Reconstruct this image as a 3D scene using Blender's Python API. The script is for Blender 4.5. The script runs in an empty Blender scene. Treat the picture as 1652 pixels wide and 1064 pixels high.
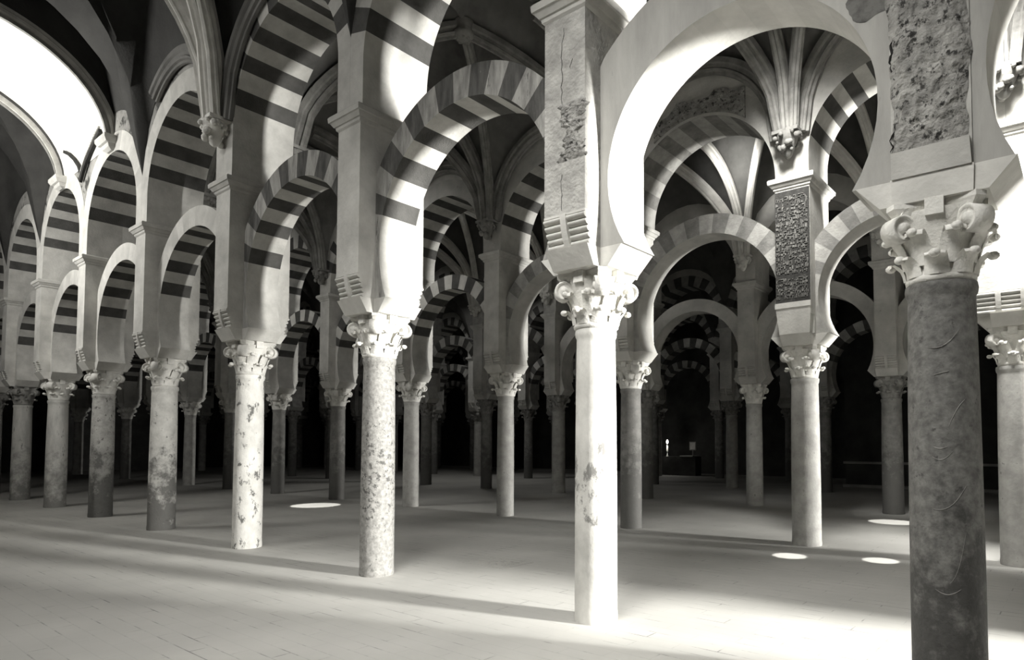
import bpy, bmesh, math, random
from mathutils import Vector, Matrix
random.seed(7)
PI = math.pi
SC = bpy.context.scene
COL = SC.collection

# ------------------------------------------------------------------ layout (metres)
BAY = 3.14            # column spacing along a row
BAY0 = 2.66           # the last bay on the right is a little shorter
ROWY = [0.0, 5.40, 11.01, 16.62, 22.23]
ZCAP = 3.0
Z_IMP = 3.14          # top of the impost wings, where the horseshoe arches spring
Z_PIER = 5.10         # underside of the cornice
Z_COR = 5.28          # top of the cornice
def CX(i):
    return -i * BAY if i >= 0 else BAY0 - (i + 1) * BAY

# ------------------------------------------------------------------ helpers
class MB:
    def __init__(s):
        s.v = []; s.f = []; s.m = []; s.sm = []
    def add(s, verts, faces, mi=0, smooth=False):
        o = len(s.v); s.v += [tuple(p) for p in verts]
        for f in faces:
            s.f.append([o + k for k in f]); s.m.append(mi); s.sm.append(smooth)
    def box(s, x0, x1, y0, y1, z0, z1, mi=0):
        v = [(x0,y0,z0),(x1,y0,z0),(x1,y1,z0),(x0,y1,z0),(x0,y0,z1),(x1,y0,z1),(x1,y1,z1),(x0,y1,z1)]
        s.add(v, [(0,3,2,1),(4,5,6,7),(0,1,5,4),(1,2,6,5),(2,3,7,6),(3,0,4,7)], mi)
    def frustum(s, b, zb, t, zt, mi=0):
        x0,x1,y0,y1 = b; X0,X1,Y0,Y1 = t
        v = [(x0,y0,zb),(x1,y0,zb),(x1,y1,zb),(x0,y1,zb),(X0,Y0,zt),(X1,Y0,zt),(X1,Y1,zt),(X0,Y1,zt)]
        s.add(v, [(0,3,2,1),(4,5,6,7),(0,1,5,4),(1,2,6,5),(2,3,7,6),(3,0,4,7)], mi)
    def loft_rect(s, prof, hx, hy, mi=0):
        v = []; f = []
        for z, o in prof:
            v += [(-hx-o,-hy-o,z),(hx+o,-hy-o,z),(hx+o,hy+o,z),(-hx-o,hy+o,z)]
        for k in range(len(prof)-1):
            a = 4*k; b = a+4
            for q in range(4):
                f.append((a+q, a+(q+1)%4, b+(q+1)%4, b+q))
        f.append((3,2,1,0)); n = 4*(len(prof)-1); f.append((n,n+1,n+2,n+3))
        s.add(v, f, mi)
    def lathe(s, prof, seg=32, mi=0, smooth=True, c=(0,0,0), cap=True):
        v = []; f = []
        for r, z in prof:
            for k in range(seg):
                a = 2*PI*k/seg
                v.append((c[0]+r*math.cos(a), c[1]+r*math.sin(a), c[2]+z))
        for j in range(len(prof)-1):
            for k in range(seg):
                f.append((j*seg+k, j*seg+(k+1)%seg, (j+1)*seg+(k+1)%seg, (j+1)*seg+k))
        s.add(v, f, mi, smooth)
        if cap:
            s.add(v[:seg], [tuple(reversed(range(seg)))], mi)
            s.add(v[-seg:], [tuple(range(seg))], mi)
    def blob(s, c, r, seg=8, rings=5, mi=0):
        if not hasattr(r, '__len__'): r = (r, r, r)
        v = [(c[0],c[1],c[2]-r[2])]; f = []
        for j in range(1, rings):
            t = -PI/2 + PI*j/rings
            for k in range(seg):
                a = 2*PI*k/seg
                v.append((c[0]+r[0]*math.cos(t)*math.cos(a), c[1]+r[1]*math.cos(t)*math.sin(a), c[2]+r[2]*math.sin(t)))
        v.append((c[0],c[1],c[2]+r[2])); n = len(v)-1
        for k in range(seg):
            f.append((0, 1+(k+1)%seg, 1+k)); f.append((n, n-seg+k, n-seg+(k+1)%seg))
        for j in range(rings-2):
            for k in range(seg):
                a = 1+j*seg
                f.append((a+k, a+(k+1)%seg, a+seg+(k+1)%seg, a+seg+k))
        s.add(v, f, mi, True)
    def sweep(s, pts, prof, mi=0, side=None, smooth=False):
        """profile (across, up) swept along pts; 'side' is the fixed horizontal across-vector"""
        n = len(prof); v = []; f = []
        for k, p in enumerate(pts):
            p = Vector(p)
            a = Vector(pts[max(0,k-1)]); b = Vector(pts[min(len(pts)-1,k+1)])
            t = (b-a).normalized()
            S = Vector(side) if side is not None else Vector((t.y,-t.x,0))
            if S.length < 1e-6: S = Vector((1,0,0))
            S.normalize(); N = S.cross(t).normalized()
            for u, w in prof: v.append(p + S*u + N*w)
        for k in range(len(pts)-1):
            for q in range(n):
                f.append((k*n+q, k*n+(q+1)%n, (k+1)*n+(q+1)%n, (k+1)*n+q))
        f.append(tuple(reversed(range(n)))); m = (len(pts)-1)*n; f.append(tuple(range(m, m+n)))
        s.add(v, f, mi, smooth)
    def mesh(s, name, mats):
        me = bpy.data.meshes.new(name); me.from_pydata(s.v, [], s.f)
        for m in mats: me.materials.append(m)
        for p, mi, sm in zip(me.polygons, s.m, s.sm):
            p.material_index = mi; p.use_smooth = sm
        bm = bmesh.new(); bm.from_mesh(me); bmesh.ops.recalc_face_normals(bm, faces=bm.faces); bm.to_mesh(me); bm.free()
        me.update(); return me

def link(name, me, parent=None, loc=(0,0,0), rotz=0):
    o = bpy.data.objects.new(name, me); COL.objects.link(o)
    o.location = loc; o.rotation_euler = (0,0,rotz)
    if parent: o.parent = parent
    return o
def thing(name, label, cat, loc=(0,0,0), group=None):
    o = link(name, None, None, loc); o.empty_display_size = .2
    return tag(o, label, cat, group)
def tag(o, label, cat, group=None):
    o['label'] = label; o['category'] = cat; o['kind'] = 'thing'
    if group: o['group'] = group
    return o
def struct(name, me, label, cat):
    o = link(name, me); o['kind'] = 'structure'; o['label'] = label; o['category'] = cat
    return o
def slotmat(o, k, m):
    o.material_slots[k].link = 'OBJECT'; o.material_slots[k].material = m

# ------------------------------------------------------------------ materials
def g(v): return (v*1.0, v*0.985, v*0.93, 1)
def mat(name, c, c2=None, scale=3.0, detail=6, contrast=(.35,.65), bump=.15, bscale=30, rough=.85,
        stretch=(1,1,1), spots=None, mark=None, spec=.25, band=None):
    m = bpy.data.materials.new(name); m.use_nodes = True
    nt = m.node_tree; N = nt.nodes; L = nt.links; bs = N['Principled BSDF']
    bs.inputs['Roughness'].default_value = rough
    bs.inputs['Specular IOR Level'].default_value = spec
    geo = N.new('ShaderNodeNewGeometry')
    mp = N.new('ShaderNodeMapping'); mp.inputs['Scale'].default_value = stretch
    L.new(geo.outputs['Position'], mp.inputs['Vector'])
    no = N.new('ShaderNodeTexNoise'); no.inputs['Scale'].default_value = scale; no.inputs['Detail'].default_value = detail
    no.inputs['Roughness'].default_value = .62
    L.new(mp.outputs[0], no.inputs['Vector'])
    ra = N.new('ShaderNodeValToRGB'); e = ra.color_ramp.elements
    e[0].position, e[1].position = contrast; e[0].color = g(c2 if c2 is not None else c*.8); e[1].color = g(c)
    L.new(no.outputs['Fac'], ra.inputs['Fac']); out = ra.outputs['Color']
    if spots:                               # (colour, noise scale, threshold)
        n2 = N.new('ShaderNodeTexNoise'); n2.inputs['Scale'].default_value = spots[1]; n2.inputs['Detail'].default_value = 8
        n2.inputs['Roughness'].default_value = .7
        L.new(mp.outputs[0], n2.inputs['Vector'])
        r2 = N.new('ShaderNodeValToRGB'); r2.color_ramp.elements[0].position = spots[2]; r2.color_ramp.elements[1].position = spots[2]+.06
        fo = n2.outputs['Fac']
        if band:                            # (height, half height, strength): the worn patch sits at this height
            sz = N.new('ShaderNodeSeparateXYZ'); L.new(geo.outputs['Position'], sz.inputs[0])
            q1 = N.new('ShaderNodeMath'); q1.operation = 'SUBTRACT'; L.new(sz.outputs['Z'], q1.inputs[0]); q1.inputs[1].default_value = band[0]
            q2 = N.new('ShaderNodeMath'); q2.operation = 'ABSOLUTE'; L.new(q1.outputs[0], q2.inputs[0])
            q3 = N.new('ShaderNodeMapRange'); L.new(q2.outputs[0], q3.inputs['Value'])
            q3.inputs['From Min'].default_value = 0; q3.inputs['From Max'].default_value = band[1]
            q3.inputs['To Min'].default_value = band[2]; q3.inputs['To Max'].default_value = -band[2]*.6
            q4 = N.new('ShaderNodeMath'); q4.operation = 'ADD'; L.new(fo, q4.inputs[0]); L.new(q3.outputs[0], q4.inputs[1]); fo = q4.outputs[0]
        L.new(fo, r2.inputs['Fac'])
        mx = N.new('ShaderNodeMix'); mx.data_type = 'RGBA'
        L.new(r2.outputs['Color'], mx.inputs['Factor']); L.new(out, mx.inputs['A']); mx.inputs['B'].default_value = g(spots[0])
        out = mx.outputs['Result']
    if mark:                               # (colour, top of the dark part, softness): shaft darker towards its foot
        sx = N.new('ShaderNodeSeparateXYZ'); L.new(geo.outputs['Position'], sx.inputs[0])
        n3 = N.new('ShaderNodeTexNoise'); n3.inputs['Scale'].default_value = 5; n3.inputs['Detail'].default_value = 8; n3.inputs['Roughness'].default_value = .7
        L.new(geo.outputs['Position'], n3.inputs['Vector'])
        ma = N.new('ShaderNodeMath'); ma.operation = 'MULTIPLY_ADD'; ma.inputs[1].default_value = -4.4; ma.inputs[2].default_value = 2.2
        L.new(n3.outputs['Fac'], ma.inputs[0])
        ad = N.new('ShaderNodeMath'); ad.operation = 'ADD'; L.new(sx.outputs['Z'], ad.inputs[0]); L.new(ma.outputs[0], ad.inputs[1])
        mr = N.new('ShaderNodeMapRange'); mr.inputs['From Min'].default_value = mark[1]-mark[2]; mr.inputs['From Max'].default_value = mark[1]+mark[2]
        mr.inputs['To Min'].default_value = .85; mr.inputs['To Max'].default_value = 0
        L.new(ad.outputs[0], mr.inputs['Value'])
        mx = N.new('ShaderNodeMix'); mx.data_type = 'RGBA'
        L.new(mr.outputs[0], mx.inputs['Factor']); L.new(out, mx.inputs['A']); mx.inputs['B'].default_value = g(mark[0])
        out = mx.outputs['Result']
    L.new(out, bs.inputs['Base Color'])
    if bump:
        bn = N.new('ShaderNodeTexNoise'); bn.inputs['Scale'].default_value = bscale; bn.inputs['Detail'].default_value = 6
        L.new(mp.outputs[0], bn.inputs['Vector'])
        b = N.new('ShaderNodeBump'); b.inputs['Strength'].default_value = bump; b.inputs['Distance'].default_value = .03
        L.new(bn.outputs['Fac'], b.inputs['Height']); L.new(b.outputs[0], bs.inputs['Normal'])
    return m

M = {}
M['plaster']   = mat('white_plaster', .60, .40, 2.8, detail=10, contrast=(.30,.66), bump=.22, spots=(.32, 5, .66))
M['plaster_g'] = mat('grey_plaster', .50, .36, 2.2, bump=.2, spots=(.24, 6, .66))
M['plaster_r'] = mat('pitted_plaster', .48, .30, 5.0, bump=.8, bscale=22, spots=(.14, 9, .66))
M['rubble']    = mat('rough_stone_core', .40, .20, 9.0, bump=1.0, bscale=26, spots=(.045, 15, .545))
M['v_light']   = mat('pale_voussoir', .58, .40, 3.6, detail=10, contrast=(.3,.66), bump=.22, spots=(.30, 7, .68))
M['v_dark']    = mat('brick_voussoir', .095, .060, 4.0, bump=.3, bscale=50)
M['streaked'] = mat('streaked_grey_plaster', .46, .30, 2.2, detail=10, bump=.25, stretch=(1,1,.22), spots=(.13, 11, .66))
M['stained']   = mat('stained_wall_plaster', .34, .18, 2.2, bump=.3, spots=(.05, 3.2, .53))
M['w_light']   = mat('weathered_pale_voussoir', .44, .20, 7.0, bump=.45, stretch=(1.6,1.6,.35), spots=(.10, 12, .63))
M['w_dark']    = mat('weathered_brick_voussoir', .13, .05, 7.0, bump=.45, stretch=(1.6,1.6,.35), spots=(.42, 14, .68))
M['f_light']   = mat('faint_pale_voussoir', .42, .28, 5.0, bump=.3)
M['f_dark']    = mat('faint_brick_voussoir', .25, .15, 5.0, bump=.3)
M['a_plain']   = mat('plain_arch_plaster', .56, .44, 2.6, detail=10, bump=.12, spots=(.38, 7, .72))
M['a_joint']   = mat('plain_arch_plaster_tone', .53, .41, 2.6, detail=10, bump=.12, spots=(.38, 7, .72))
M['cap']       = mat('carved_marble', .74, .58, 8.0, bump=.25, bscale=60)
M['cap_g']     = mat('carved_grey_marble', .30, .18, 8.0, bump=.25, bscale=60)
M['impost']    = mat('impost_stone', .62, .50, 4.0, bump=.15)
M['web']       = mat('dark_vault_web', .05, .03, 1.4, bump=.2)  # very dark even tone for the near vault and its cross walls
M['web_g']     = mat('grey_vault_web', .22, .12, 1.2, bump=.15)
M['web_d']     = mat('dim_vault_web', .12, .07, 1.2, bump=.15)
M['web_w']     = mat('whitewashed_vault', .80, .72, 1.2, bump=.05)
M['rib']       = mat('pale_rib_stone', .68, .52, 4.0, bump=.15)
M['rib_g']     = mat('grey_rib_stone', .30, .17, 4.0, bump=.2)
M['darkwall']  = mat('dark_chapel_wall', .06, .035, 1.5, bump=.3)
M['sidewall']  = mat('side_wall_plaster', .30, .22, 1.5, bump=.2)
M['black']     = mat('dark_crack', .03, .02, 10, bump=0)
M['panel']     = mat('dark_inscription_ground', .06, .035, 12, bump=.4, bscale=40)
M['stroke']    = mat('worn_inscription_stroke', .24, .09, 14, bump=.3)
M['shafts'] = {
 'white':   mat('white_marble_shaft', .80, .66, 3.5, bump=.10, spots=(.42, 6, .62), stretch=(1,1,.6), rough=.6),
 'blotch':  mat('blotched_marble_shaft', .62, .42, 3.0, bump=.12, spots=(.20, 5.5, .585), stretch=(1,1,.7), rough=.6, band=(1.15,.55,.10)),
 'speckle': mat('speckled_grey_shaft', .33, .19, 24, bump=.2, spots=(.09, 16, .56), rough=.7, band=(1.1,.9,.05)),
 'flaked':  mat('flaked_white_shaft', .72, .55, 6, bump=.2, spots=(.14, 8, .56), stretch=(1,1,.7), rough=.7),
 'dark_foot':   mat('pale_shaft_with_dark_foot', .62, .45, 6, bump=.2, spots=(.16, 8, .60), mark=(.10, 1.0, .35), rough=.7),
 'dark_foot2':  mat('grey_shaft_with_dark_foot', .42, .28, 10, bump=.2, spots=(.12, 12, .58), mark=(.06, 1.1, .35), rough=.7),
 'pale':    mat('pale_worn_shaft', .50, .34, 4, bump=.2, spots=(.16, 4, .60), stretch=(1.6,1.6,.5), rough=.7, mark=(.15,.75,.5)),
 'granite': mat('dark_granite_shaft', .17, .085, 16, bump=.25, spots=(.06, 11, .60), rough=.6, mark=(.045, .75, .3)),
 'grey':    mat('grey_marble_shaft', .40, .27, 5, bump=.15, spots=(.18, 10, .62), rough=.7),
 'dim':     mat('dark_grey_shaft', .24, .15, 6, bump=.15, spots=(.10, 10, .62), rough=.7, mark=(.10, 1.2, .3)),
}

# floor: long worn bricks laid along the rows
def floor_mat():
    m = bpy.data.materials.new('worn_brick_paving'); m.use_nodes = True
    nt = m.node_tree; N = nt.nodes; L = nt.links; bs = N['Principled BSDF']
    bs.inputs['Roughness'].default_value = .75; bs.inputs['Specular IOR Level'].default_value = .3
    geo = N.new('ShaderNodeNewGeometry')
    br = N.new('ShaderNodeTexBrick'); br.inputs['Scale'].default_value = 1.0
    br.inputs['Brick Width'].default_value = .60; br.inputs['Row Height'].default_value = .15
    br.inputs['Mortar Size'].default_value = .006; br.inputs['Mortar Smooth'].default_value = .3; br.inputs['Bias'].default_value = -.2
    br.inputs['Color1'].default_value = g(.46); br.inputs['Color2'].default_value = g(.42); br.inputs['Mortar'].default_value = g(.16)
    L.new(geo.outputs['Position'], br.inputs['Vector'])
    no = N.new('ShaderNodeTexNoise'); no.inputs['Scale'].default_value = 2.6; no.inputs['Detail'].default_value = 8; no.inputs['Roughness'].default_value = .65
    L.new(geo.outputs['Position'], no.inputs['Vector'])
    ra = N.new('ShaderNodeValToRGB'); ra.color_ramp.elements[0].position = .52; ra.color_ramp.elements[1].position = .64
    ra.color_ramp.elements[0].color = (0,0,0,1)
    L.new(no.outputs['Fac'], ra.inputs['Fac'])
    mx = N.new('ShaderNodeMix'); mx.data_type = 'RGBA'; mx.inputs['A'].default_value = g(.44)
    mm = N.new('ShaderNodeMath'); mm.operation = 'MULTIPLY_ADD'; mm.inputs[1].default_value = .75; mm.inputs[2].default_value = .08
    L.new(ra.outputs['Color'], mm.inputs[0]); L.new(mm.outputs[0], mx.inputs['Factor']); L.new(br.outputs['Color'], mx.inputs['B'])
    n2 = N.new('ShaderNodeTexNoise'); n2.inputs['Scale'].default_value = .8; n2.inputs['Detail'].default_value = 5
    L.new(geo.outputs['Position'], n2.inputs['Vector'])
    r2 = N.new('ShaderNodeMapRange'); r2.inputs['From Min'].default_value = .3; r2.inputs['From Max'].default_value = .7
    r2.inputs['To Min'].default_value = .86; r2.inputs['To Max'].default_value = 1.06
    L.new(n2.outputs['Fac'], r2.inputs['Value'])
    m2 = N.new('ShaderNodeMix'); m2.data_type = 'RGBA'; m2.blend_type = 'MULTIPLY'; m2.inputs['Factor'].default_value = 1
    L.new(mx.outputs['Result'], m2.inputs['A']); L.new(r2.outputs[0], m2.inputs['B'])
    L.new(m2.outputs['Result'], bs.inputs['Base Color'])
    b = N.new('ShaderNodeBump'); b.inputs['Strength'].default_value = .08; b.inputs['Distance'].default_value = .01
    L.new(br.outputs['Fac'], b.inputs['Height']); b.invert = True
    L.new(b.outputs[0], bs.inputs['Normal'])
    return m
M['floor'] = floor_mat()

# ------------------------------------------------------------------ column pieces (built once, shared by the copies)
def shaft_mesh(seg):
    b = MB(); pr = [(.205,0),(.208,.04),(.203,.09),(.203,.7),(.201,1.2),(.196,1.8),(.188,2.38),(.187,2.42),(.198,2.44),(.202,2.47),(.198,2.50)]
    b.lathe(pr, seg); return b.mesh('shaft', [M['shafts']['grey']])
def bell_mesh(detail):
    b = MB(); seg = 32 if detail else 14
    b.lathe([(.175,2.50),(.195,2.515),(.198,2.54),(.185,2.555),(.180,2.62),(.190,2.72),(.215,2.82),(.245,2.90),(.250,2.93)], seg)
    return b.mesh('bell', [M['cap']])
def leaf_mesh(detail, tier):
    b = MB(); n = 8 if detail else 6
    z0, z1, r0, off = ((2.54,2.66,.195,0) if tier == 0 else (2.60,2.80,.200,PI/8))
    for k in range(n):
        a = 2*PI*k/n + off; ca, sa = math.cos(a), math.sin(a)
        w = .070; prof = []
        H = z1 - z0
        for t, dr in ((0,0),(.35,.008),(.65,.022),(.85,.045),(1.0,.070),(.97,.085),(.84,.088)):
            prof.append((r0 + dr + (.02*t if tier else 0), z0 + H*t))
        v = []
        for j, (r, z) in enumerate(prof):
            ww = w*(1 - .25*j/len(prof))
            for u, d in ((-ww,-.014),(-ww*.5,.004),(0,.010),(ww*.5,.004),(ww,-.014)):
                rr = r + d
                v.append((rr*ca - u*sa, rr*sa + u*ca, z))
        f = [(j*5+q, j*5+q+1, (j+1)*5+q+1, (j+1)*5+q) for j in range(len(prof)-1) for q in range(4)]
        b.add(v, f, 0, True)
        rt = prof[-2][0]
        b.blob((rt*ca, rt*sa, z1-.012), (.034,.034,.026) if detail else (.04,.04,.03), 8 if detail else 6, 5 if detail else 4)
    return b.mesh('leaf_ring', [M['cap']])
def volute_mesh(detail):
    """corner scroll along +x: a rolled band with a raised eye on each side"""
    b = MB(); seg = 18 if detail else 8
    v = []; f = []
    R, w, cx, cz = .082, .062, .285, 2.835
    for s in (-1, 1):
        for r, d in ((R,0),(R*.82,0),(R*.72,-.014),(R*.45,-.014),(R*.38,.006),(0.001,.012)):
            for k in range(seg):
                a = 2*PI*k/seg
                v.append((cx+r*math.cos(a), s*(w+d), cz+r*math.sin(a)))
    for s in range(2):
        o = s*6*seg
        for j in range(5):
            for k in range(seg):
                f.append((o+j*seg+k, o+j*seg+(k+1)%seg, o+(j+1)*seg+(k+1)%seg, o+(j+1)*seg+k))
    for k in range(seg):
        f.append((k, (k+1)%seg, 6*seg+(k+1)%seg, 6*seg+k))
    b.add(v, f, 0, True)
    pts = [(.17,0,2.66),(.20,0,2.74),(.235,0,2.83),(.27,0,2.90),(.30,0,2.915)]
    b.sweep(pts, [(-.05,-.02),(.05,-.02),(.05,.02),(-.05,.02)], side=(0,1,0), smooth=False)
    return b.mesh('volute', [M['cap']])
def abacus_mesh(detail):
    b = MB(); n = 8; ring = []
    for q in range(4):
        a0 = q*PI/2 - PI/4
        c0 = Vector((math.cos(a0),math.sin(a0),0))*.375; c1 = Vector((math.cos(a0+PI/2),math.sin(a0+PI/2),0))*.375
        t = (c1-c0).normalized(); inn = -(c0+c1).normalized()
        p0 = c0 + t*.05; p1 = c1 - t*.05
        for k in range(n+1):
            u = k/n; ring.append(p0.lerp(p1, u) + inn*(.06*math.sin(PI*u)))
    m = len(ring); v = []
    for z, s in ((2.915,.90),(2.945,.97),(2.955,1.0),(2.985,1.0)):
        v += [(p.x*s, p.y*s, z) for p in ring]
    f = [(j*m+k, j*m+(k+1)%m, (j+1)*m+(k+1)%m, (j+1)*m+k) for j in range(3) for k in range(m)]
    f += [tuple(reversed(range(m))), tuple(range(3*m, 4*m))]
    b.add(v, f)
    for q in range(4):                              # flower block in the middle of each side
        a = q*PI/2; ca, sa = math.cos(a), math.sin(a)
        for u, w, zz in ((-.045,.045,0),):
            o = MB(); o.box(.185,.262,-.05,.05,2.885,2.99)
            b.add([(x*ca-y*sa, x*sa+y*ca, z) for x,y,z in o.v], o.f)
    return b.mesh('abacus', [M['cap']])
def core_block(b):
    b.box(-.20,.20,-.20,.20,2.955,3.0)
def impost_mesh(flush=False):
    """cruciform impost: flaring wings under the arches and flaring arms under the piers"""
    b = MB()
    b.frustum((-.29,.29,-.235,.235), 2.985, (-.43,.43,-.245,.245), Z_IMP)
    a, c = (.25,.265) if flush else (.33,.43)
    b.frustum((-.215,.215,-a,a), 2.984, (-.222,.222,-c,c), Z_IMP+.001)
    return b.mesh('impost', [M['impost']])

SHAFT = {1: shaft_mesh(48), 0: shaft_mesh(20)}
BELL = {d: bell_mesh(d) for d in (0,1)}
LEAF = {(d,t): leaf_mesh(d,t) for d in (0,1) for t in (0,1)}
VOL = {d: volute_mesh(d) for d in (0,1)}
ABA = abacus_mesh(1)
IMP = impost_mesh(); IMPF = impost_mesh(True)

def column(x, y, radius, shaft, label, group, detail, capm=None, impm=None, rot=0.0, flush=False):
    c = thing('marble_column', label, 'column', (x,y,0), group)
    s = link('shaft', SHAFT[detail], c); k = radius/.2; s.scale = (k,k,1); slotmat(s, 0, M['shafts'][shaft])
    cp = link('capital', BELL[detail], c, rotz=rot)
    parts = [cp]
    for t in (0,1): parts.append(link('leaf_tier', LEAF[(detail,t)], cp))
    for q in range(4): parts.append(link('volute', VOL[detail], cp, rotz=PI/4+q*PI/2))
    parts.append(link('abacus', ABA, cp))
    im = link('impost', IMPF if flush else IMP, c)
    if capm:
        for p in parts: slotmat(p, 0, M[capm])
    if impm: slotmat(im, 0, M[impm])
    return c

# ------------------------------------------------------------------ piers
def corbel_mesh(hw, rolls=5, strip=True):
    """roll corbel under the pier on the -y side"""
    b = MB()
    prof = [(-.455,3.42),(-.455,3.40)]
    n = rolls
    pts = []
    for k in range(n):
        t0, t1 = k/n, (k+1)/n
        z0, z1 = 3.40-.26*t0, 3.40-.26*t1
        def yy(t): return -.455 + .075*math.sin(t*PI/2)**1.2
        pts.append((yy(t0)+.012, z0))
        for j in range(1,6):
            a = j/6; pts.append((yy(t0+(t1-t0)*a) - .020*math.sin(PI*a), z0+(z1-z0)*a))
        pts.append((yy(t1)+.012, z1))
    prof += pts + [(-.38,Z_IMP),(-.30,Z_IMP),(-.30,3.42)]
    m = len(prof)
    v = [(-hw,y,z) for y,z in prof] + [(hw,y,z) for y,z in prof]
    f = [(k,(k+1)%m,m+(k+1)%m,m+k) for k in range(m)] + [tuple(reversed(range(m))), tuple(range(m,2*m))]
    b.add(v, f)
    if strip:
        cs = [(-.472,3.405),(-.470,3.36),(-.455,3.28),(-.43,3.20),(-.40,3.142),(-.37,3.142),(-.37,3.405)]
        for x0 in ([-.03] if hw < .3 else [-.16,.10]):
            k = len(cs); v = [(x0,y,z) for y,z in cs] + [(x0+.06,y,z) for y,z in cs]
            b.add(v, [(q,(q+1)%k,k+(q+1)%k,k+q) for q in range(k)] + [tuple(reversed(range(k))), tuple(range(k,2*k))])
    return b.mesh('roll_corbel', [M['plaster']])
def cornice_mesh(hw, hy, Z_PIER, Z_COR):
    b = MB()
    b.loft_rect([(Z_PIER,0),(Z_PIER+.02,.02),(Z_PIER+.05,.025),(Z_PIER+.055,.04),(Z_PIER+.10,.07),(Z_PIER+.105,.085),(Z_COR-.02,.09),(Z_COR,.075)], hw, hy)
    return b.mesh('cornice', [M['plaster']])
def pier_mesh(hw, hy, Z_PIER, flush=False):
    b = MB()
    if flush: b.box(-hw,hw,-hy,hy,Z_IMP+.002,Z_PIER)
    else:
        b.box(-hw,hw,-hy,hy,3.42,Z_PIER); b.box(-hw,hw,-.30,.30,Z_IMP+.002,3.42)
    return b.mesh('pier_body', [M['plaster']])
PM = {}
ZUP = {ROWY[1]: .20, ROWY[2]: .20, ROWY[3]: .20, ROWY[4]: .20}      # the rows behind have slightly taller piers
def pier(i, y, hw, hy, label, group, bodym=None, cormat=None, back=True, flush=False, rolls=True):
    p = thing('plaster_pier', label, 'pier', (CX(i),y,Z_IMP), group)
    dz = ZUP.get(y, 0)
    key = (hw,hy,flush,dz)
    if key not in PM: PM[key] = (pier_mesh(hw,hy,Z_PIER+dz,flush), corbel_mesh(hw), cornice_mesh(hw,hy,Z_PIER+dz,Z_COR+dz))
    a, c, k = PM[key]
    off = (0,0,-Z_IMP)
    o = link('pier_body', a, p, off)
    if bodym: slotmat(o, 0, M[bodym])
    if not flush and rolls:
        q = link('roll_corbel', c, p, off)
        if cormat: slotmat(q, 0, M[cormat])
        if back:
            q = link('roll_corbel', c, p, off, PI)
            if cormat: slotmat(q, 0, M[cormat])
    q = link('cornice', k, p, off)
    if bodym and bodym != 'plaster_r': slotmat(q, 0, M[bodym])
    return p

# ------------------------------------------------------------------ arches
def ring(x0, x1, z_sp, cz, R, Re, hd, n, th_sp, clamp, stilt, joints=None):
    """arch ring between pier axes x0<x1. Slots: 0/1 soffit light/dark, 2/3 face light/dark"""
    cx = (x0+x1)/2; half = (x1-x0)/2
    b = MB()
    if stilt: th0 = 0.0
    else: th0 = -math.asin(min(.95,(cz-z_sp)/R))
    segs = []        # (list of angles or z, material toggle)
    th_s = math.radians(th_sp)
    rnd = random.Random(int(1000*abs(x0)+17*hd*100+cz*10))
    k0 = 8
    left = []
    if stilt: left.append(('z', z_sp))
    for k in range(k0+1): left.append(('a', th0+(th_s-th0)*k/k0))
    angs = [th_s]
    tot = PI-2*th_s
    w = [1+rnd.uniform(-.12,.12) for _ in range(n)]; S = sum(w)
    edges = [th_s]; 
    for q in w: edges.append(edges[-1]+tot*q/S)
    stations = [(s, 0) for s in left]           # station, material of the segment that STARTS here
    stations[-1] = (('a',th_s), 1)
    for q in range(n):
        a, c = edges[q], edges[q+1]
        mi = 1 if q % 2 == 0 else 0
        for k in range(4):
            stations.append((('a', a+(c-a)*(k+1)/4), mi if k < 3 else (0 if q%2==0 else 1)))
    right = [(s if s[0]=='z' else ('a', PI-s[1])) for s in reversed(left[:-1])]
    stations[-1] = (stations[-1][0], 0)
    stations += [((r[0], r[1], 'R') if r[0]=='z' else r, 0) for r in right]
    V = []; mats = []
    for st, mi in stations:
        if st[0] == 'z':
            s = 1 if len(st) == 3 else -1
            xi = cx + s*R; zi = st[1]; xe = cx + s*min(Re, half-clamp); ze = zi
        else:
            t = st[1]; xi = cx - R*math.cos(t); zi = cz + R*math.sin(t)
            # extrados: same angle, clipped at the pier face
            xe = cx - Re*math.cos(t); ze = cz + Re*math.sin(t)
            lim = half-clamp
            if abs(xe-cx) > lim:
                s = -1 if xe < cx else 1
                xe = cx + s*lim
                ze = zi if math.sin(t) <= 0 else cz + lim*abs(math.tan(t))
                ze = max(ze, z_sp)
                if ze > cz + math.sqrt(max(0,Re*Re-lim*lim)): ze = cz + math.sqrt(max(0,Re*Re-lim*lim))
            if math.sin(t) <= 0: ze = zi
        V.append((xi,zi,xe,ze)); mats.append(mi)
    v = []; 
    for xi,zi,xe,ze in V: v += [(xi,-hd,zi),(xi,hd,zi),(xe,-hd,ze),(xe,hd,ze)]
    o = len(V)
    for k in range(o-1):
        a = 4*k; c = 4*(k+1); mi = mats[k]
        b.add([v[a],v[c],v[c+1],v[a+1]], [(0,1,2,3)], mi, False)
        b.add([v[a],v[a+2],v[c+2],v[c]], [(0,1,2,3)], 2+mi, False)
        b.add([v[a+1],v[c+1],v[c+3],v[a+3]], [(0,1,2,3)], 2+mi, False)
        b.add([v[a+2],v[a+3],v[c+3],v[c+2]], [(0,1,2,3)], 2+mi, False)
    for k in (0, o-1):
        a = 4*k; b.add([v[a],v[a+1],v[a+3],v[a+2]], [(0,1,2,3)], 2)
    return b, [(p[2],p[3]) for p in V]

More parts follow.
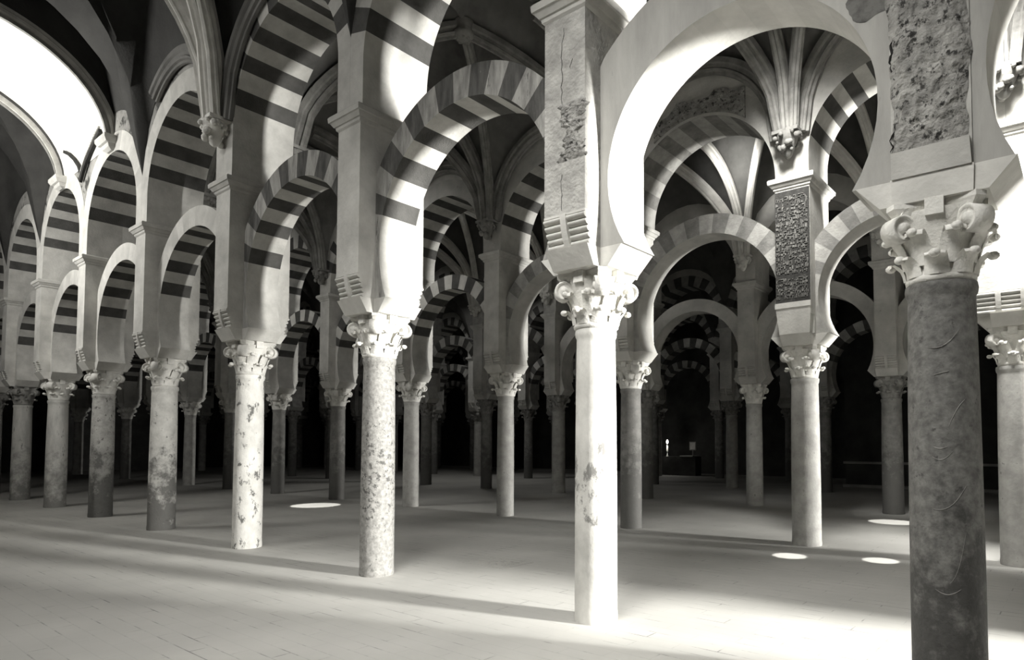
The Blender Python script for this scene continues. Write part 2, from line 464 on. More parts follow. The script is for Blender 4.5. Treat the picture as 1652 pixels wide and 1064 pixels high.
def finish(b, name, mats):
    me = bpy.data.meshes.new(name)
    me.from_pydata(b.v, [], b.f)
    for m in mats: me.materials.append(m)
    for p, mi in zip(me.polygons, b.m): p.material_index = mi
    bm = bmesh.new(); bm.from_mesh(me); bmesh.ops.remove_doubles(bm, verts=bm.verts, dist=1e-5)
    bmesh.ops.recalc_face_normals(bm, faces=bm.faces); bm.to_mesh(me); bm.free()
    return me

STYLE = {  # soffit light, soffit dark, face light, face dark
 'striped':   ('v_light','v_dark','w_light','w_dark'),
 'clean':     ('v_light','v_dark','v_light','v_dark'),
 'whiteface': ('v_light','v_dark','plaster','a_joint'),
 'plain':     ('a_plain','a_joint','streaked','streaked'),
 'faint':     ('a_plain','a_joint','f_light','f_dark'),
 'faceplain': ('v_light','v_dark','plaster_g','plaster_g'),
 'fadedsoffit': ('f_light','f_dark','plaster_g','plaster_g'),
 'plaindim':  ('plaster_g','plaster_g','plaster_g','plaster_g'),
 'dim':       ('f_light','v_dark','f_light','v_dark'),
}
def lower_arch(i, y, style, label, group, thick=.32, n=15, th=17):
    """horseshoe arch between columns i (left) and i-1 (right)"""
    x0, x1 = CX(i), CX(i-1)
    half = (x1-x0)/2; R = half-.29
    b, _ = ring(x0, x1, Z_IMP, 3.70, R, R+thick, .235, n, th, .216, False)
    o = link('horseshoe_arch', finish(b,'horseshoe_arch',[M[k] for k in STYLE[style]]), None, (0,y,0))
    return tag(o, label, 'arch', group)
UP = {}
def upper_arch(i, y, style, label, group, cz=5.82, n=15, hd=.45, thick=.36):
    x0, x1 = CX(i), CX(i-1)
    half = (x1-x0)/2; R = half-.25
    b, ext = ring(x0, x1, Z_COR+ZUP.get(y,0), max(cz, Z_COR+ZUP.get(y,0)+.04), R, R+thick, hd, n, 14, .001, True)
    o = link('round_arch', finish(b,'round_arch',[M[k] for k in STYLE[style]]), None, (0,y,0))
    UP[(i,y)] = ext
    return tag(o, label, 'arch', group)
def arcade_wall(name, y, idx, ztop, m, label, hd=.44):
    """wall resting on the upper arches of one row"""
    b = MB()
    for i in idx:
        ext = UP[(i,y)]
        e = [p for p in ext if True]
        # keep only the top run of the extrados
        x0, x1 = CX(i), CX(i-1); lim = (x1-x0)/2-.001
        top = [p for p in e if abs(p[0]-(x0+x1)/2) < lim-1e-4]
        zc = max(p[1] for p in e if abs(abs(p[0]-(x0+x1)/2)-lim) < 1e-3)
        top = [(x0,zc)] + top + [(x1,zc)]
        k = len(top); v = []
        for x, z in top: v += [(x,y-hd,z),(x,y+hd,z),(x,y-hd,ztop),(x,y+hd,ztop)]
        f = []
        for q in range(k-1):
            a = 4*q; c = a+4
            f += [(a,c,c+2,a+2),(a+1,a+3,c+3,c+1),(a,a+1,c+1,c),(a+2,c+2,c+3,a+3)]
        b.add(v, f)
    return struct(name, finish(b, name, [M[m]]), label, 'wall')

# ------------------------------------------------------------------ vaults
def S_(t):
    t = max(0.0, min(1.0, t)); return .5*math.sqrt(max(0,1-(1-t)**2)) + .5*t**.6
def vz(u, v, zs, dC, bW, bT):
    """quadripartite vault height; u along the row, v across the nave, both -1..1"""
    au, av = abs(u), abs(v)
    if av >= au:
        t = 1-av; s = u/av if av > 1e-6 else 0; B = bW
    else:
        t = 1-au; s = v/au; B = bT
    return zs + dC*S_(t) + max(0, B - 0)*(1-t)*math.sqrt(max(0,1-s*s))
NEAR = dict(zs=6.15, dC=3.6, bW=1.60, bT=3.4)
MID  = dict(zs=6.15, dC=2.45, bW=1.60, bT=2.1)
def vault_bay(b, xa, xb, ya, yb, P, u0=-1, u1=1, n=16):
    xc, hx, yc, hy = (xa+xb)/2, (xb-xa)/2, (ya+yb)/2, (yb-ya)/2
    v = []; f = []
    nu = max(4, int(n*(u1-u0)/2))
    for a in range(nu+1):
        for c in range(n+1):
            u = u0+(u1-u0)*a/nu; w = -1+2*c/n
            v.append((xc+hx*u, yc+hy*w, vz(u,w,**P)))
    for a in range(nu):
        for c in range(n):
            q = a*(n+1)+c
            uu = u0+(u1-u0)*(a+.5)/nu; ww = -1+2*(c+.5)/n
            if uu*ww > 0: f += [(q,q+1,q+n+2),(q,q+n+2,q+n+1)]
            else: f += [(q,q+1,q+n+1),(q+1,q+n+2,q+n+1)]
    b.add(v, f, 0, True)
RIBP = [(-.085,.05),(-.085,-.03),(-.055,-.05),(-.05,-.10),(-.075,-.125),(-.06,-.155),(-.025,-.165),(-.02,-.205),(.02,-.205),(.025,-.165),(.06,-.155),(.075,-.125),(.05,-.10),(.055,-.05),(.085,-.03),(.085,.05)]
def corbel_foliage():
    b = MB()
    b.lathe([(.02,-.30),(.06,-.27),(.09,-.20),(.10,-.14),(.14,-.06),(.17,0),(.17,.05)], 14)
    rnd = random.Random(3)
    for k in range(26):
        a = rnd.uniform(0,2*PI); z = rnd.uniform(-.24,.02); r = .09+.10*(z+.28)/.3
        b.blob((r*math.cos(a), r*math.sin(a), z), rnd.uniform(.025,.055), 6, 4)
    b.box(-.19,.19,-.15,.15,.04,.09)
    return b.mesh('corbel', [M['rib']])
CORB = corbel_foliage()
def springing(i, ywall, sgn, hyl, P, label, group, m, neigh=(1,1), keep=('t','d','w'), over=0.0, wm=None):
    """rib bundle on a wall (sgn=+1: nave lies towards +y). hyl = half width of the nave"""
    x = CX(i); yc = ywall + sgn*hyl
    T = thing('vault_rib_cluster', label, 'vault ribs', (x, ywall+sgn*.14, 6.02), group)
    o = link('corbel', CORB, T)
    slotmat(o, 0, M[m])
    base = Vector((x, ywall+sgn*.14, 6.02))
    def rib(pts, m=m):
        b = MB(); b.sweep([Vector(p)-base for p in pts], RIBP)
        r = link('rib', b.mesh('rib', [M[m]]), T)
    K = 20
    if 't' in keep:
        rib([(x, ywall+sgn*(.10+ (hyl-.10)*k/K), P['zs']-.05+P['bT']*math.sqrt(max(0,1-(1-k/K)**2))) for k in range(K+1)])
    for s, on in ((-1,neigh[0]),(1,neigh[1])):
        if not on: continue
        xb = CX(i+1) if s < 0 else CX(i-1)
        hx = abs(xb-x)/2
        if 'd' in keep:
            rib([(x+s*hx*(k/K*.97+.03), ywall+sgn*(.08+(hyl-.08)*k/K), P['zs']-.05+P['dC']*S_(k/K)) for k in range(K+1)])
        if 'w' in keep:
            rib([(x+s*hx*(k/K*(.94+over)+.06), ywall+sgn*.05, P['zs']-.05+P['bW']*math.sqrt(max(0,1-(1-k/K*(1+over))**2))) for k in range(K+1)], wm or m)
    return T
def boss(i, yc, z, label):
    xm = (CX(i)+CX(i-1))/2
    b = MB(); b.lathe([(.03,-.30),(.12,-.29),(.17,-.24),(.18,-.18),(.14,-.13),(.16,-.05),(.16,.02)], 20)
    for k in range(8):
        a = 2*PI*k/8; b.blob((.10*math.cos(a), .10*math.sin(a), -.285), (.035,.035,.02), 6, 4)
    o = link('ceiling_boss', b.mesh('ceiling_boss',[M['rib_g']]), None, (xm,yc,z))
    return tag(o, label, 'boss')

# ================================================================== BUILD
ORD = ['first','second','third','fourth','fifth','sixth','seventh','eighth','ninth','tenth','eleventh','twelfth','thirteenth']
ROWN = ['front arcade','second arcade','third arcade','fourth arcade','farthest arcade']
# --- what each column looks like: row -> index -> (radius, shaft material, describing words)
LOOK = {
 (0,-1):(.200,'granite','huge dark scratched granite column nearest the camera, at the right edge of the front arcade'),
 (0,0):(.181,'blotch','brightly lit white marble column with dark blotches, in the middle foreground'),
 (0,1):(.190,'speckle','speckled grey column left of the bright central column, carrying a striped arch'),
 (0,2):(.197,'flaked','white column mottled with dark flakes, third from the right in the front arcade'),
 (0,3):(.213,'dark_foot','white-topped column with a dark lower half, fourth from the right in the front arcade'),
 (0,4):(.207,'dark_foot2','grey pitted column with a nearly black foot, fifth from the right in the front arcade'),
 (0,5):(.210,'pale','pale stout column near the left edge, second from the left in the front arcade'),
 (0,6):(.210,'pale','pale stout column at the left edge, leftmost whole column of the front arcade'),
 (1,-1):(.215,'grey','grey column cut by the right edge of the photo, under a brightly lit wide pier'),
 (1,0):(.208,'grey','grey column under the dark inscribed panel, second from the right in the second arcade'),
 (1,1):(.191,'dim','dark smooth column just right of and behind the bright central column'),
 (1,2):(.178,'grey','slim grey column between the bright central column and the speckled one, second arcade'),
 (1,3):(.186,'grey','grey half-lit column just right of and behind the speckled grey column'),
 (1,4):(.198,'dim','dim column just left of and behind the speckled grey column'),
 (2,0):(.215,'dim','dim column with a dark capital, just left of the huge granite column'),
 (2,1):(.200,'grey','grey column left of the column under the inscribed panel, third arcade'),
}
RANGE = [(-2,8),(-2,11),(-1,11),(-1,11),(2,11)]
ROWSTYLE = {0:'striped',1:'dim',2:'dim',3:'dim',4:'dim'}
def ordr(r, i):           # ordinal from the right end of the row as seen
    first = [-1,-1,0,0,2][r]
    return ORD[i-first] if 0 <= i-first < len(ORD) else 'hidden end'
def clabel(r, i):
    if (r,i) in LOOK: return LOOK[(r,i)][2]
    if i < [-1,-1,0,0,2][r]: return 'column just outside the right edge of the photo, %s' % ROWN[r]
    return 'dim grey column, %s from the right in the %s' % (ordr(r,i), ROWN[r])
rr = random.Random(11)
for r, (i0, i1) in enumerate(RANGE):
    y = ROWY[r]
    for i in range(i0, i1+1):
        look = LOOK.get((r,i))
        rad = look[0] if look else rr.uniform(.185,.205)
        sh = look[1] if look else ('dark_foot2' if r == 0 else rr.choice(['dim','dim','grey']))
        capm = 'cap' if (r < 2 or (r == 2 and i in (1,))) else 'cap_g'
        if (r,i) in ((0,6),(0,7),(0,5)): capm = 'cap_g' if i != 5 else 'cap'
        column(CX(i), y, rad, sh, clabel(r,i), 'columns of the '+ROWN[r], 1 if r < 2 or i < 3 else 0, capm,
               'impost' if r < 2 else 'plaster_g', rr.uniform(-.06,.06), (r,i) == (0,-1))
        # pier on top
        hw, hy, bm_, cm, fl = .215, .45, 'plaster', 'plaster', False
        if r >= 2: bm_ = cm = 'plaster_g'
        if (r,i) == (0,0): bm_ = 'plaster_r'
        if (r,i) == (0,-1): bm_, hy, fl = 'plaster_g', .244, True
        if (r,i) == (1,-1): hw = .42
        if (r,i) == (1,0): hw = .255
        names = {(0,-1):'flush grey pier with a rough stone core above the huge granite column',
                 (0,0):'tall pier with pitted cracked plaster above the bright central column',
                 (0,1):'smooth tall pier above the speckled grey column',
                 (0,2):'tall pier above the white column mottled with dark flakes',
                 (1,0):'pier bearing the dark inscribed panel, in the second arcade',
                 (1,-1):'wide brightly lit pier at the right edge of the photo'}
        pl = names.get((r,i), 'plastered pier above the %s column from the right in the %s' % (ordr(r,i), ROWN[r]))
        P = pier(i, y, hw, hy, pl, 'piers of the '+ROWN[r], bm_, cm, back=(r < 2), flush=fl, rolls=(r,i) != (1,0))
        if (r,i) == (0,-1): PIER_R = P
        if (r,i) == (0,0): PIER_C = P
        if (r,i) == (1,0): PIER_B = P
    for i in range(i0+1, i1+1):
        st = ROWSTYLE[r]; up = {0:'clean',1:'faceplain'}.get(r,'dim'); th = .32; cz = 5.82
        if r == 0:
            if i == 0: st, th, up = 'plain', .46, 'faceplain'
            if i == -1: st, th = 'plain', .46
            if i >= 3: st = 'whiteface'
            if i >= 3: up = 'whiteface'
            cz = {0:5.85, 1:5.80, 2:5.98, 3:5.74, 4:5.68, 5:5.72}.get(i, 5.72)
        if r == 1:
            if i in (0,1): st = 'faint'
            if i == 2: st = 'faint'
            if i >= 4: st = 'clean'
            if i == 3: st = 'clean'
            cz = {1:5.53, 0:5.78}.get(i, 5.7)
            up = 'fadedsoffit' if i == 1 else ('faceplain' if i < 4 else 'clean')
        if r == 2 and i <= 3: st = up = 'plaindim'
        a, c = ordr(r,i), ordr(r,i-1)
        if r == 0 and i == -1: where = 'springing right from the huge granite column'; 
        elif r == 0 and i == 0: where = 'between the bright central column and the huge granite column'
        elif r == 0 and i == 1: where = 'between the speckled grey column and the bright central column'
        elif r == 0 and i == 2: where = 'between the mottled white column and the speckled grey one'
        else: where = 'between %s and %s columns from right, %s' % (c, a, ROWN[r])
        kind = {'plain':'plain white','faint':'faded pale','dim':'dim striped','plaindim':'plain grey','whiteface':'white-faced striped','striped':'weathered striped','clean':'striped'}[st]
        lower_arch(i, y, st, '%s horseshoe arch %s' % (kind, where), 'lower arches of the '+ROWN[r], thick=th)
        upper_arch(i, y, up, 'upper round arch %s' % where.replace('springing right from','reaching right above'), 'upper arches of the '+ROWN[r], cz=cz)

# walls over the upper arches
for r, nm in enumerate(['wall_front_arcade','wall_second_arcade','wall_third_arcade','wall_fourth_arcade','wall_far_arcade']):
    i0, i1 = RANGE[r]
    arcade_wall(nm, ROWY[r], range(i0+1, i1+1), 8.0 if r else 8.6, ['stained','plaster','plaster_g','plaster_g','plaster_g'][r],
                'plastered wall resting on the upper arches of the %s' % ROWN[r])

# --- details on particular piers
def rock_panel(parent, x0, x1, z0, z1, yf, amp, seed, m, name, edge_amp=.016):
    rnd = random.Random(seed); b = MB(); nx, nz = 26, 90; v = []; f = []
    h = [[rnd.random() for _ in range(nx+1)] for _ in range(nz+1)]
    for _ in range(1):
        h = [[(h[a][c]*2+h[max(0,a-1)][c]+h[min(nz,a+1)][c]+h[a][max(0,c-1)]+h[a][min(nx,c+1)])/6 for c in range(nx+1)] for a in range(nz+1)]
    ph = [rnd.uniform(0,6.28) for _ in range(6)]
    wv = lambda a, p, q, r: edge_amp*(math.sin(a*.09+p)+.7*math.sin(a*.23+q)+.45*math.sin(a*.61+r)+rnd.uniform(-.25,.25))/1.6
    eL = [wv(a,*ph[:3]) for a in range(nz+1)]; eR = [wv(a,*ph[3:]) for a in range(nz+1)]
    for a in range(nz+1):
        for c in range(nx+1):
            t = c/nx; edge = min(1, 6*min(t,1-t), 8*a/nz, 8*(1-a/nz)) 
            x = x0+(x1-x0)*t + (eL[a]*(1-t)+eR[a]*t)
            v.append((x, yf-edge*amp*(.25+h[a][c]), z0+(z1-z0)*a/nz))
    for a in range(nz):
        for c in range(nx):
            q = a*(nx+1)+c; f.append((q,q+1,q+nx+2,q+nx+1))
    b.add(v, f, 0, True)
    # close the back so that the facing has thickness
    b.box(x0+.05,x1-.05,yf-.002,yf+.03,z0+.05,z1-.05)
    return link(name, b.mesh(name,[M[m]]), parent, (0,0,-Z_IMP))
o = rock_panel(PIER_R, -.215, .205, 3.30, Z_PIER-.02, -.246, .06, 5, 'rubble', 'exposed_stone_face'); o['label'] = 'rough exposed stone core'
# sloping block under the rubble of the right pier
b = MB(); b.frustum((-.212,.212,-.275,-.24), Z_IMP-.002, (-.212,.205,-.285,-.24), 3.30)
link('footing_block', b.mesh('footing_block',[M['plaster_g']]), PIER_R, (0,0,-Z_IMP))
def crack(parent, x, z0, z1, y, n, amp, w, seed, m='black'):
    r_ = random.Random(seed); b = MB(); v = []; xx = x
    for k in range(n+1):
        xx += r_.uniform(-amp,amp)*.6 + (x-xx)*.15
        ww = w*r_.uniform(.15,1.3)*(math.sin(PI*(k+.3)/(n+.6))**.5)
        z = z0+(z1-z0)*(k+r_.uniform(-.3,.3))/n
        for dx, dy in ((-ww,.006),(0,-.003),(ww,.006)): v.append((xx+dx, y+dy, z))
    f = [(3*k+q, 3*k+q+1, 3*k+q+4, 3*k+q+3) for k in range(n) for q in (0,1)]
    b.add(v, f); link('crack', b.mesh('crack',[M[m]]), parent, (0,0,-Z_IMP))
crack(PIER_C, -.02, 4.15, 5.0, -.452, 34, .020, .005, 1)
crack(PIER_C, -.03, 3.45, 3.75, -.452, 12, .012, .004, 2)
crack(PIER_C, .06, 4.62, 4.70, -.452, 6, .03, .003, 6)
crack(PIER_R, -.200, 3.30, 4.05, -.258, 30, .03, .011, 4)
rock_panel(PIER_C, -.02, .20, 3.85, 4.35, -.449, .03, 8, 'rubble', 'broken_plaster_patch', .05)

# pale scratches round the big granite shaft
gr = [o for o in COL.objects if o.get('label','').startswith('huge dark scratched granite')][0]
b = MB(); rs2 = random.Random(9)
for (a0, a1, z0, z1, bend) in ((-105,-52,2.10,2.21,-.05),(-95,-72,1.93,1.95,0),(-98,-78,1.50,1.50,-.01),(-100,-70,1.44,1.47,-.03),(-100,-50,1.13,1.27,-.05),(-78,-52,.70,1.0,-.06),(-100,-62,.66,.67,-.03),(-75,-48,1.62,1.78,.02)):
    n_ = 14; v = []
    for k in range(n_+1):
        u = k/n_; t_ = math.radians(a0+(a1-a0)*u); z = z0+(z1-z0)*u+bend*math.sin(PI*u); w_ = .0028*math.sin(PI*(u*.9+.05))+.0006
        r_ = .2035 if z < 1.0 else .2035-.0065*(z-1.0)/1.0
        v += [((r_)*math.cos(t_), (r_)*math.sin(t_), z-w_), ((r_+.0018)*math.cos(t_), (r_+.0018)*math.sin(t_), z), ((r_)*math.cos(t_), (r_)*math.sin(t_), z+w_)]
    b.add(v, [(3*k+q,3*k+q+1,3*k+q+4,3*k+q+3) for k in range(n_) for q in (0,1)])
link('scratch_marks', b.mesh('scratch_marks',[M['rib_g']]), gr)

# soot patch on the plaster left of the rough stone core
M['soot'] = mat('soot', .05, .16, 6, bump=.2, contrast=(.40,.62))
b = MB(); rs3 = random.Random(5); n_ = 40; v = [(0,-.004,0)]
for k in range(n_):
    a_ = 2*PI*k/n_; q_ = 1+.20*math.sin(2*a_+1)+.09*math.sin(5*a_)+rs3.uniform(-.03,.03)
    v.append((.165*q_*math.cos(a_), 0, .15*q_*math.sin(a_)))
b.add(v, [(0,1+k,1+(k+1)%n_) for k in range(n_)])
so = link('soot_stain', b.mesh('soot_stain',[M['soot']]), PIER_R, (2.385-CX(-1), -.2375, 4.36-Z_IMP)); so['label'] = 'dark soot stain'
# inscribed panel on the second arcade: rows of worn interlaced strokes
b = MB(); b.box(-.252,.252,-.472,-.448,3.60,5.28)
rs = random.Random(21)
zrow = 3.66
while zrow < 5.18:
    big = zrow > 4.05
    rowh = .062 if big else .05
    x = -.235
    while x < .225:
        w = rs.uniform(.010,.034)
        if rs.random() < .92:
            b.box(x, min(x+w,.235), -.484,-.470, zrow+rs.choice([0,.02,.04]), zrow+rs.choice([.012,.03,.055]), 1)
            if rs.random() < .6: b.box(x, x+.009, -.485,-.470, zrow, zrow+rowh*rs.uniform(.5,.95), 1)
            if rs.random() < .35: b.box(x, min(x+w*1.5,.235), -.4845,-.470, zrow+rowh*.9, zrow+rowh*.9+.010, 1)
        x += w+rs.uniform(.004,.012)
    zrow += rowh+.012
    if 3.95 < zrow < 4.05: zrow += .06
o = link('inscribed_panel', b.mesh('inscribed_panel',[M['panel'],M['stroke']]), PIER_B, (0,0,-Z_IMP)); o['label'] = 'dark panel covered with rows of worn inscription strokes'
b = MB(); b.box(-.265,.265,-.49,-.44,3.52,3.60); b.frustum((-.225,.225,-.42,-.30),Z_IMP+.002,(-.257,.257,-.475,-.30),3.52)
link('panel_sill', b.mesh('panel_sill',[M['plaster']]), PIER_B, (0,0,-Z_IMP))
# broken brick patch above the second arcade's upper arch
b = MB(); rnd = random.Random(4); top = []
yb_ = ROWY[1]-.452
pts = []
for k in range(23):
    x = -2.35+1.64*k/22
    c = (CX(1)+CX(0))/2; R = BAY/2-.25+.05
    zl = 5.53+math.sqrt(max(0.04,R*R-(x-c)**2))
    zt = 7.17+rnd.uniform(-.05,.05) - .5*max(0,-1.9-x) - .25*max(0,x+1.1)
    pts.append((x,zl,max(zl+.04,zt)))
v = []; f = []
for x,zl,zt in pts: v += [(x,yb_-.03,zl),(x,yb_-.03,zt),(x,yb_+.002,zl),(x,yb_+.002,zt)]
for k in range(22):
    a = 4*k; c = a+4; f += [(a,c,c+1,a+1),(a+1,c+1,c+3,a+3),(a,a+2,c+2,c)]
f += [(0,1,3,2),(88,90,91,89)]
b.add(v, f)
o = link('exposed_brick_patch', b.mesh('exposed_brick_patch',[M['rubble']]))
tag(o, 'ragged dark brick patch bared in the plaster over a second-arcade arch', 'brickwork')

# --- floor
b = MB(); b.add([(-39,-7,0),(13,-7,0),(13,26,0),(-39,26,0)], [(0,1,2,3)])
struct('floor', b.mesh('floor',[M['floor']]), 'worn pale brick paving of the hall', 'floor')
# grave slab let into the paving
b = MB(); b.loft_rect([(0,0),(.003,0),(.005,-.01)], .40, .28)
sl = link('floor_slab', b.mesh('floor_slab',[M['floor']]), None, (-2.62,1.42,0)); tag(sl, 'worn carved slab let into the floor left of the bright central column', 'floor slab')
b = MB(); rnd = random.Random(2)
for k in range(34):
    x, y = rnd.uniform(-.34,.30), rnd.uniform(-.22,.2); b.box(x, x+rnd.uniform(.02,.07), y, y+rnd.uniform(.008,.03), .0045, .008)
link('carved_relief', b.mesh('carved_relief',[M['plaster_g']]), sl)

# --- vaults
yA, yB = ROWY[0]+.45, ROWY[1]-.45
b = MB()
for i in range(-2, 12): vault_bay(b, CX(i), CX(i-1), yA, yB, MID)
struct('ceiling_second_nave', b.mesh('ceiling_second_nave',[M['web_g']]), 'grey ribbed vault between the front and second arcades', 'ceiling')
for r, nm in ((1,'ceiling_third_nave'),(2,'ceiling_fourth_nave'),(3,'ceiling_far_nave')):
    b = MB()
    for i in range(-2, 12): vault_bay(b, CX(i), CX(i-1), ROWY[r]+.45, ROWY[r+1]-.45, MID, n=10)
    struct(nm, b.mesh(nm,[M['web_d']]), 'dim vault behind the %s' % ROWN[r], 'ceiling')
b = MB(); yN0, yN1 = -5.0, -.45
for i in range(-2, 4): vault_bay(b, CX(i), CX(i-1), yN0, yN1, NEAR)
xr = -3.5*BAY; xl = -4.5*BAY
vault_bay(b, CX(4), CX(3), yN0, yN1, NEAR, u0=0, u1=1)
vault_bay(b, CX(5), CX(4), yN0, yN1, NEAR, u0=-1, u1=0)
for i in range(6, 12): vault_bay(b, CX(i), CX(i-1), yN0, yN1, NEAR)
struct('ceiling_near_nave', b.mesh('ceiling_near_nave',[M['web']]), 'dark vault over the near nave', 'ceiling')
# whitewashed barrel bay between two transverse arches
yc, hy, rise, zs = -2.7, 2.25, 1.78, 7.18
def bz(y): return zs + rise*math.sqrt(max(0,1-((y-yc)/hy)**2))
b = MB(); n = 40; v = []; f = []
ys = [yc-hy*math.cos(PI*k/n) for k in range(n+1)]
for y in ys: v += [(xl,y,bz(y)),(xr,y,bz(y)),(xl,y,bz(y)+.25),(xr,y,bz(y)+.25)]
for k in range(n):
    a = 4*k; c = a+4; f += [(a,a+1,c+1,c),(a+2,c+2,c+3,a+3)]
b.add(v, f, 0, True)
struct('ceiling_barrel_bay', b.mesh('ceiling_barrel_bay',[M['web_w']]), 'brilliantly lit whitewashed barrel vault at upper left', 'ceiling')
for x, nm, s in ((xr,'wall_barrel_right',1),(xl,'wall_barrel_left',-1)):      # diaphragm walls closing the barrel bay
    b = MB(); v = []; f = []
    for y in ys: v += [(x,y,bz(y)-.02),(x,y,10.6),(x-s*.16,y,bz(y)-.02),(x-s*.16,y,10.6)]
    for k in range(n):
        a = 4*k; c = a+4; f += [(a,c,c+1,a+1),(a+2,a+3,c+3,c+2),(a,a+2,c+2,c)]
    b.add(v, f); struct(nm, b.mesh(nm,[M['web'],]), 'dark wall standing on the transverse arch of the lit bay', 'wall')
# moulded rims of the transverse arches, corbels under them
for x, s, lab in ((xr,1,'moulded transverse arch rim on the right side of the lit vault'),(xl,-1,'moulded transverse arch rim on the left side of the lit vault')):
    t = thing('transverse_arch', lab, 'arch', (x,-2.7,zs))
    b = MB(); off = 0
    pr_ = [(-.06,-.10),(-.06,.10),(.03,.10),(.03,.04),(.055,.02),(.055,-.03),(.02,-.05),(.02,-.10)]
    pts = [(0, y-yc, bz(y)-zs-.02) for y in ys[1:-1]]
    b.sweep(pts, pr_, side=(s,0,0)); link('rim_moulding', b.mesh('rim_moulding',[M['plaster']]), t)
    b = MB(); pts = [(0, (y-yc)*.965, (bz(y)-zs)*.955-.05) for y in ys[1:-1]]
    b.sweep(pts, [(-.02,-.03),(.045,-.03),(.045,.03),(-.02,.03)], side=(s,0,0)); link('inner_bead', b.mesh('inner_bead',[M['rib_g']]), t)
    for yy in (hy-.02,):
        b = MB(); b.loft_rect([(-.16,-.10),(-.12,-.04),(-.06,-.02),(-.05,.02),(0,.05),(.02,.06),(.08,.06)], .22, .12)
        link('corbel', b.mesh('corbel',[M['plaster']]), t, (-s*.05, yy, 0))
# little moulded lunette arcs on the wall by the lit vault
t = thing('lunette_moulding', 'two small moulding arcs with a dotted band on the white wall below the lit vault', 'moulding', (-12.6,-.50,6.9))
def arcm(pts, name, m, w=.03, d=.05):
    P = [(x+12.6, y+.50-.01, z-6.9) for x,y,z in pts]
    b = MB(); v = []; f = []
    for k,(x,y,z) in enumerate(P):
        a = P[max(0,k-1)]; c = P[min(len(P)-1,k+1)]; tx, tz = c[0]-a[0], c[2]-a[2]; q = math.hypot(tx,tz); nx, nz = -tz/q*w, tx/q*w
        v += [(x+nx,y,z+nz),(x-nx,y,z-nz),(x-nx,y-d,z-nz),(x+nx,y-d,z+nz)]
    for k in range(len(P)-1):
        for q in range(4): f.append((4*k+q,4*k+(q+1)%4,4*k+4+(q+1)%4,4*k+4+q))
    n_ = 4*len(P)-4; f += [(3,2,1,0),(n_,n_+1,n_+2,n_+3)]
    b.add(v,f); link(name, b.mesh(name,[M[m]]), t)
RA = [(-12.70,-.46,6.86),(-12.517,-.46,7.05),(-12.339,-.46,7.195),(-12.088,-.46,7.329),(-11.792,-.474,7.44),(-11.447,-.494,7.529)]
arcm(RA, 'right_arc', 'black', .045)
arcm([(x-.04,y,z+.09) for x,y,z in RA], 'right_fillet', 'plaster_g', .012)
arcm([(-13.509,-.545,7.673),(-13.29,-.51,7.57),(-13.074,-.475,7.417),(-12.85,-.46,7.229),(-12.669,-.46,7.025)], 'left_arc', 'black', .03)
b = MB()
for k in range(20):
    u = k/19*(len(RA)-1.001); q = int(u); a, c = Vector(RA[q]), Vector(RA[q+1]); p = a.lerp(c, u-q)
    b.blob((p.x+12.6-.07, p.y+.50-.03, p.z-6.9+.15), .020, 6, 4)
link('bead_row', b.mesh('bead_row',[M['black']]), t)

# rib clusters
hyN = (yN1-yN0)/2; hyM = (yB-yA)/2
springing(2, yN1, -1, hyN, NEAR, 'pale ribs fanning from a leafy corbel above the mottled white column', None, 'rib', over=.62, wm='web_g')
WB = {-1:'ribs rising beside the wide bright pier at the right edge',0:'dark ribs fanning up above the inscribed panel',1:'ribs above the dark smooth column behind the central one',
      2:'ribs fanning from a corbel above the slim grey column'}
for i in range(-1, 7):
    springing(i, yB, -1, hyM, MID, WB.get(i, 'ribs on the second arcade above its %s column from the right' % ordr(1,i)), 'rib clusters on the second arcade', 'rib_g', keep=('t','d','w') if i < 4 else ('t','d'))
for i in (-1,0,2,3,4):
    springing(i, yA, 1, hyM, MID, 'ribs behind the front arcade above its %s column from the right' % ordr(0,i), 'rib clusters behind the front arcade', 'rib_g', keep=('d',))
for i in range(0, 5):
    boss(i, (yA+yB)/2, 8.60-.02, 'round boss where the ribs cross behind the %s front arch from the right' % ORD[i+0] )
hyC = (ROWY[2]-.45-ROWY[1]-.45)/2
for i in range(0, 5):
    springing(i, ROWY[2]-.45, -1, hyC, MID, 'ribs on the third arcade above its %s column from the right' % ordr(2,i), 'rib clusters on the third arcade', 'rib', keep=('t','d'))

# --- outer walls
def wallbox(name, x0,x1,y0,y1,z0,z1, m, label, holes=None):
    b = MB(); b.box(x0,x1,y0,y1,z0,z1); return struct(name, b.mesh(name,[M[m]]), label, 'wall')
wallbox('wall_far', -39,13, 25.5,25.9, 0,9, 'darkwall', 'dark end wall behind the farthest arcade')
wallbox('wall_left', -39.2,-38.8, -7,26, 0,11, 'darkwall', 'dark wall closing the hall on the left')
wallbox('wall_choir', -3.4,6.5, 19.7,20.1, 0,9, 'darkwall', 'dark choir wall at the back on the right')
b = MB(); b.box(-3.45,6.5,19.55,19.72,0,.10); b.box(-3.45,6.5,19.62,19.72,.82,.90)
struct('trim_choir', b.mesh('trim_choir',[M['sidewall']]), 'low ledge along the foot of the dark choir wall', 'trim')
# right side, outside the frame: added cross wall, its tall doorways shaping the daylight into the second and third naves
b = MB(); X0, X1 = 6.2, 6.5
b.box(X0,X1,-7,1.35,0,11); b.box(X0,X1,2.26,5.95,0,11); b.box(X0,X1,7.2,26,0,11); b.box(X0,X1,1.35,2.26,5.6,11); b.box(X0,X1,5.95,7.2,5.2,11); b.box(X1,12.8,4.9,5.1,0,11)  # last box: added baffle, keeps one doorway's light out of the other
struct('wall_right_baffle', b.mesh('wall_right_baffle',[M['sidewall']]), 'added cross wall and baffle with two tall doorways shaping the daylight, outside the right edge of the photo', 'wall')
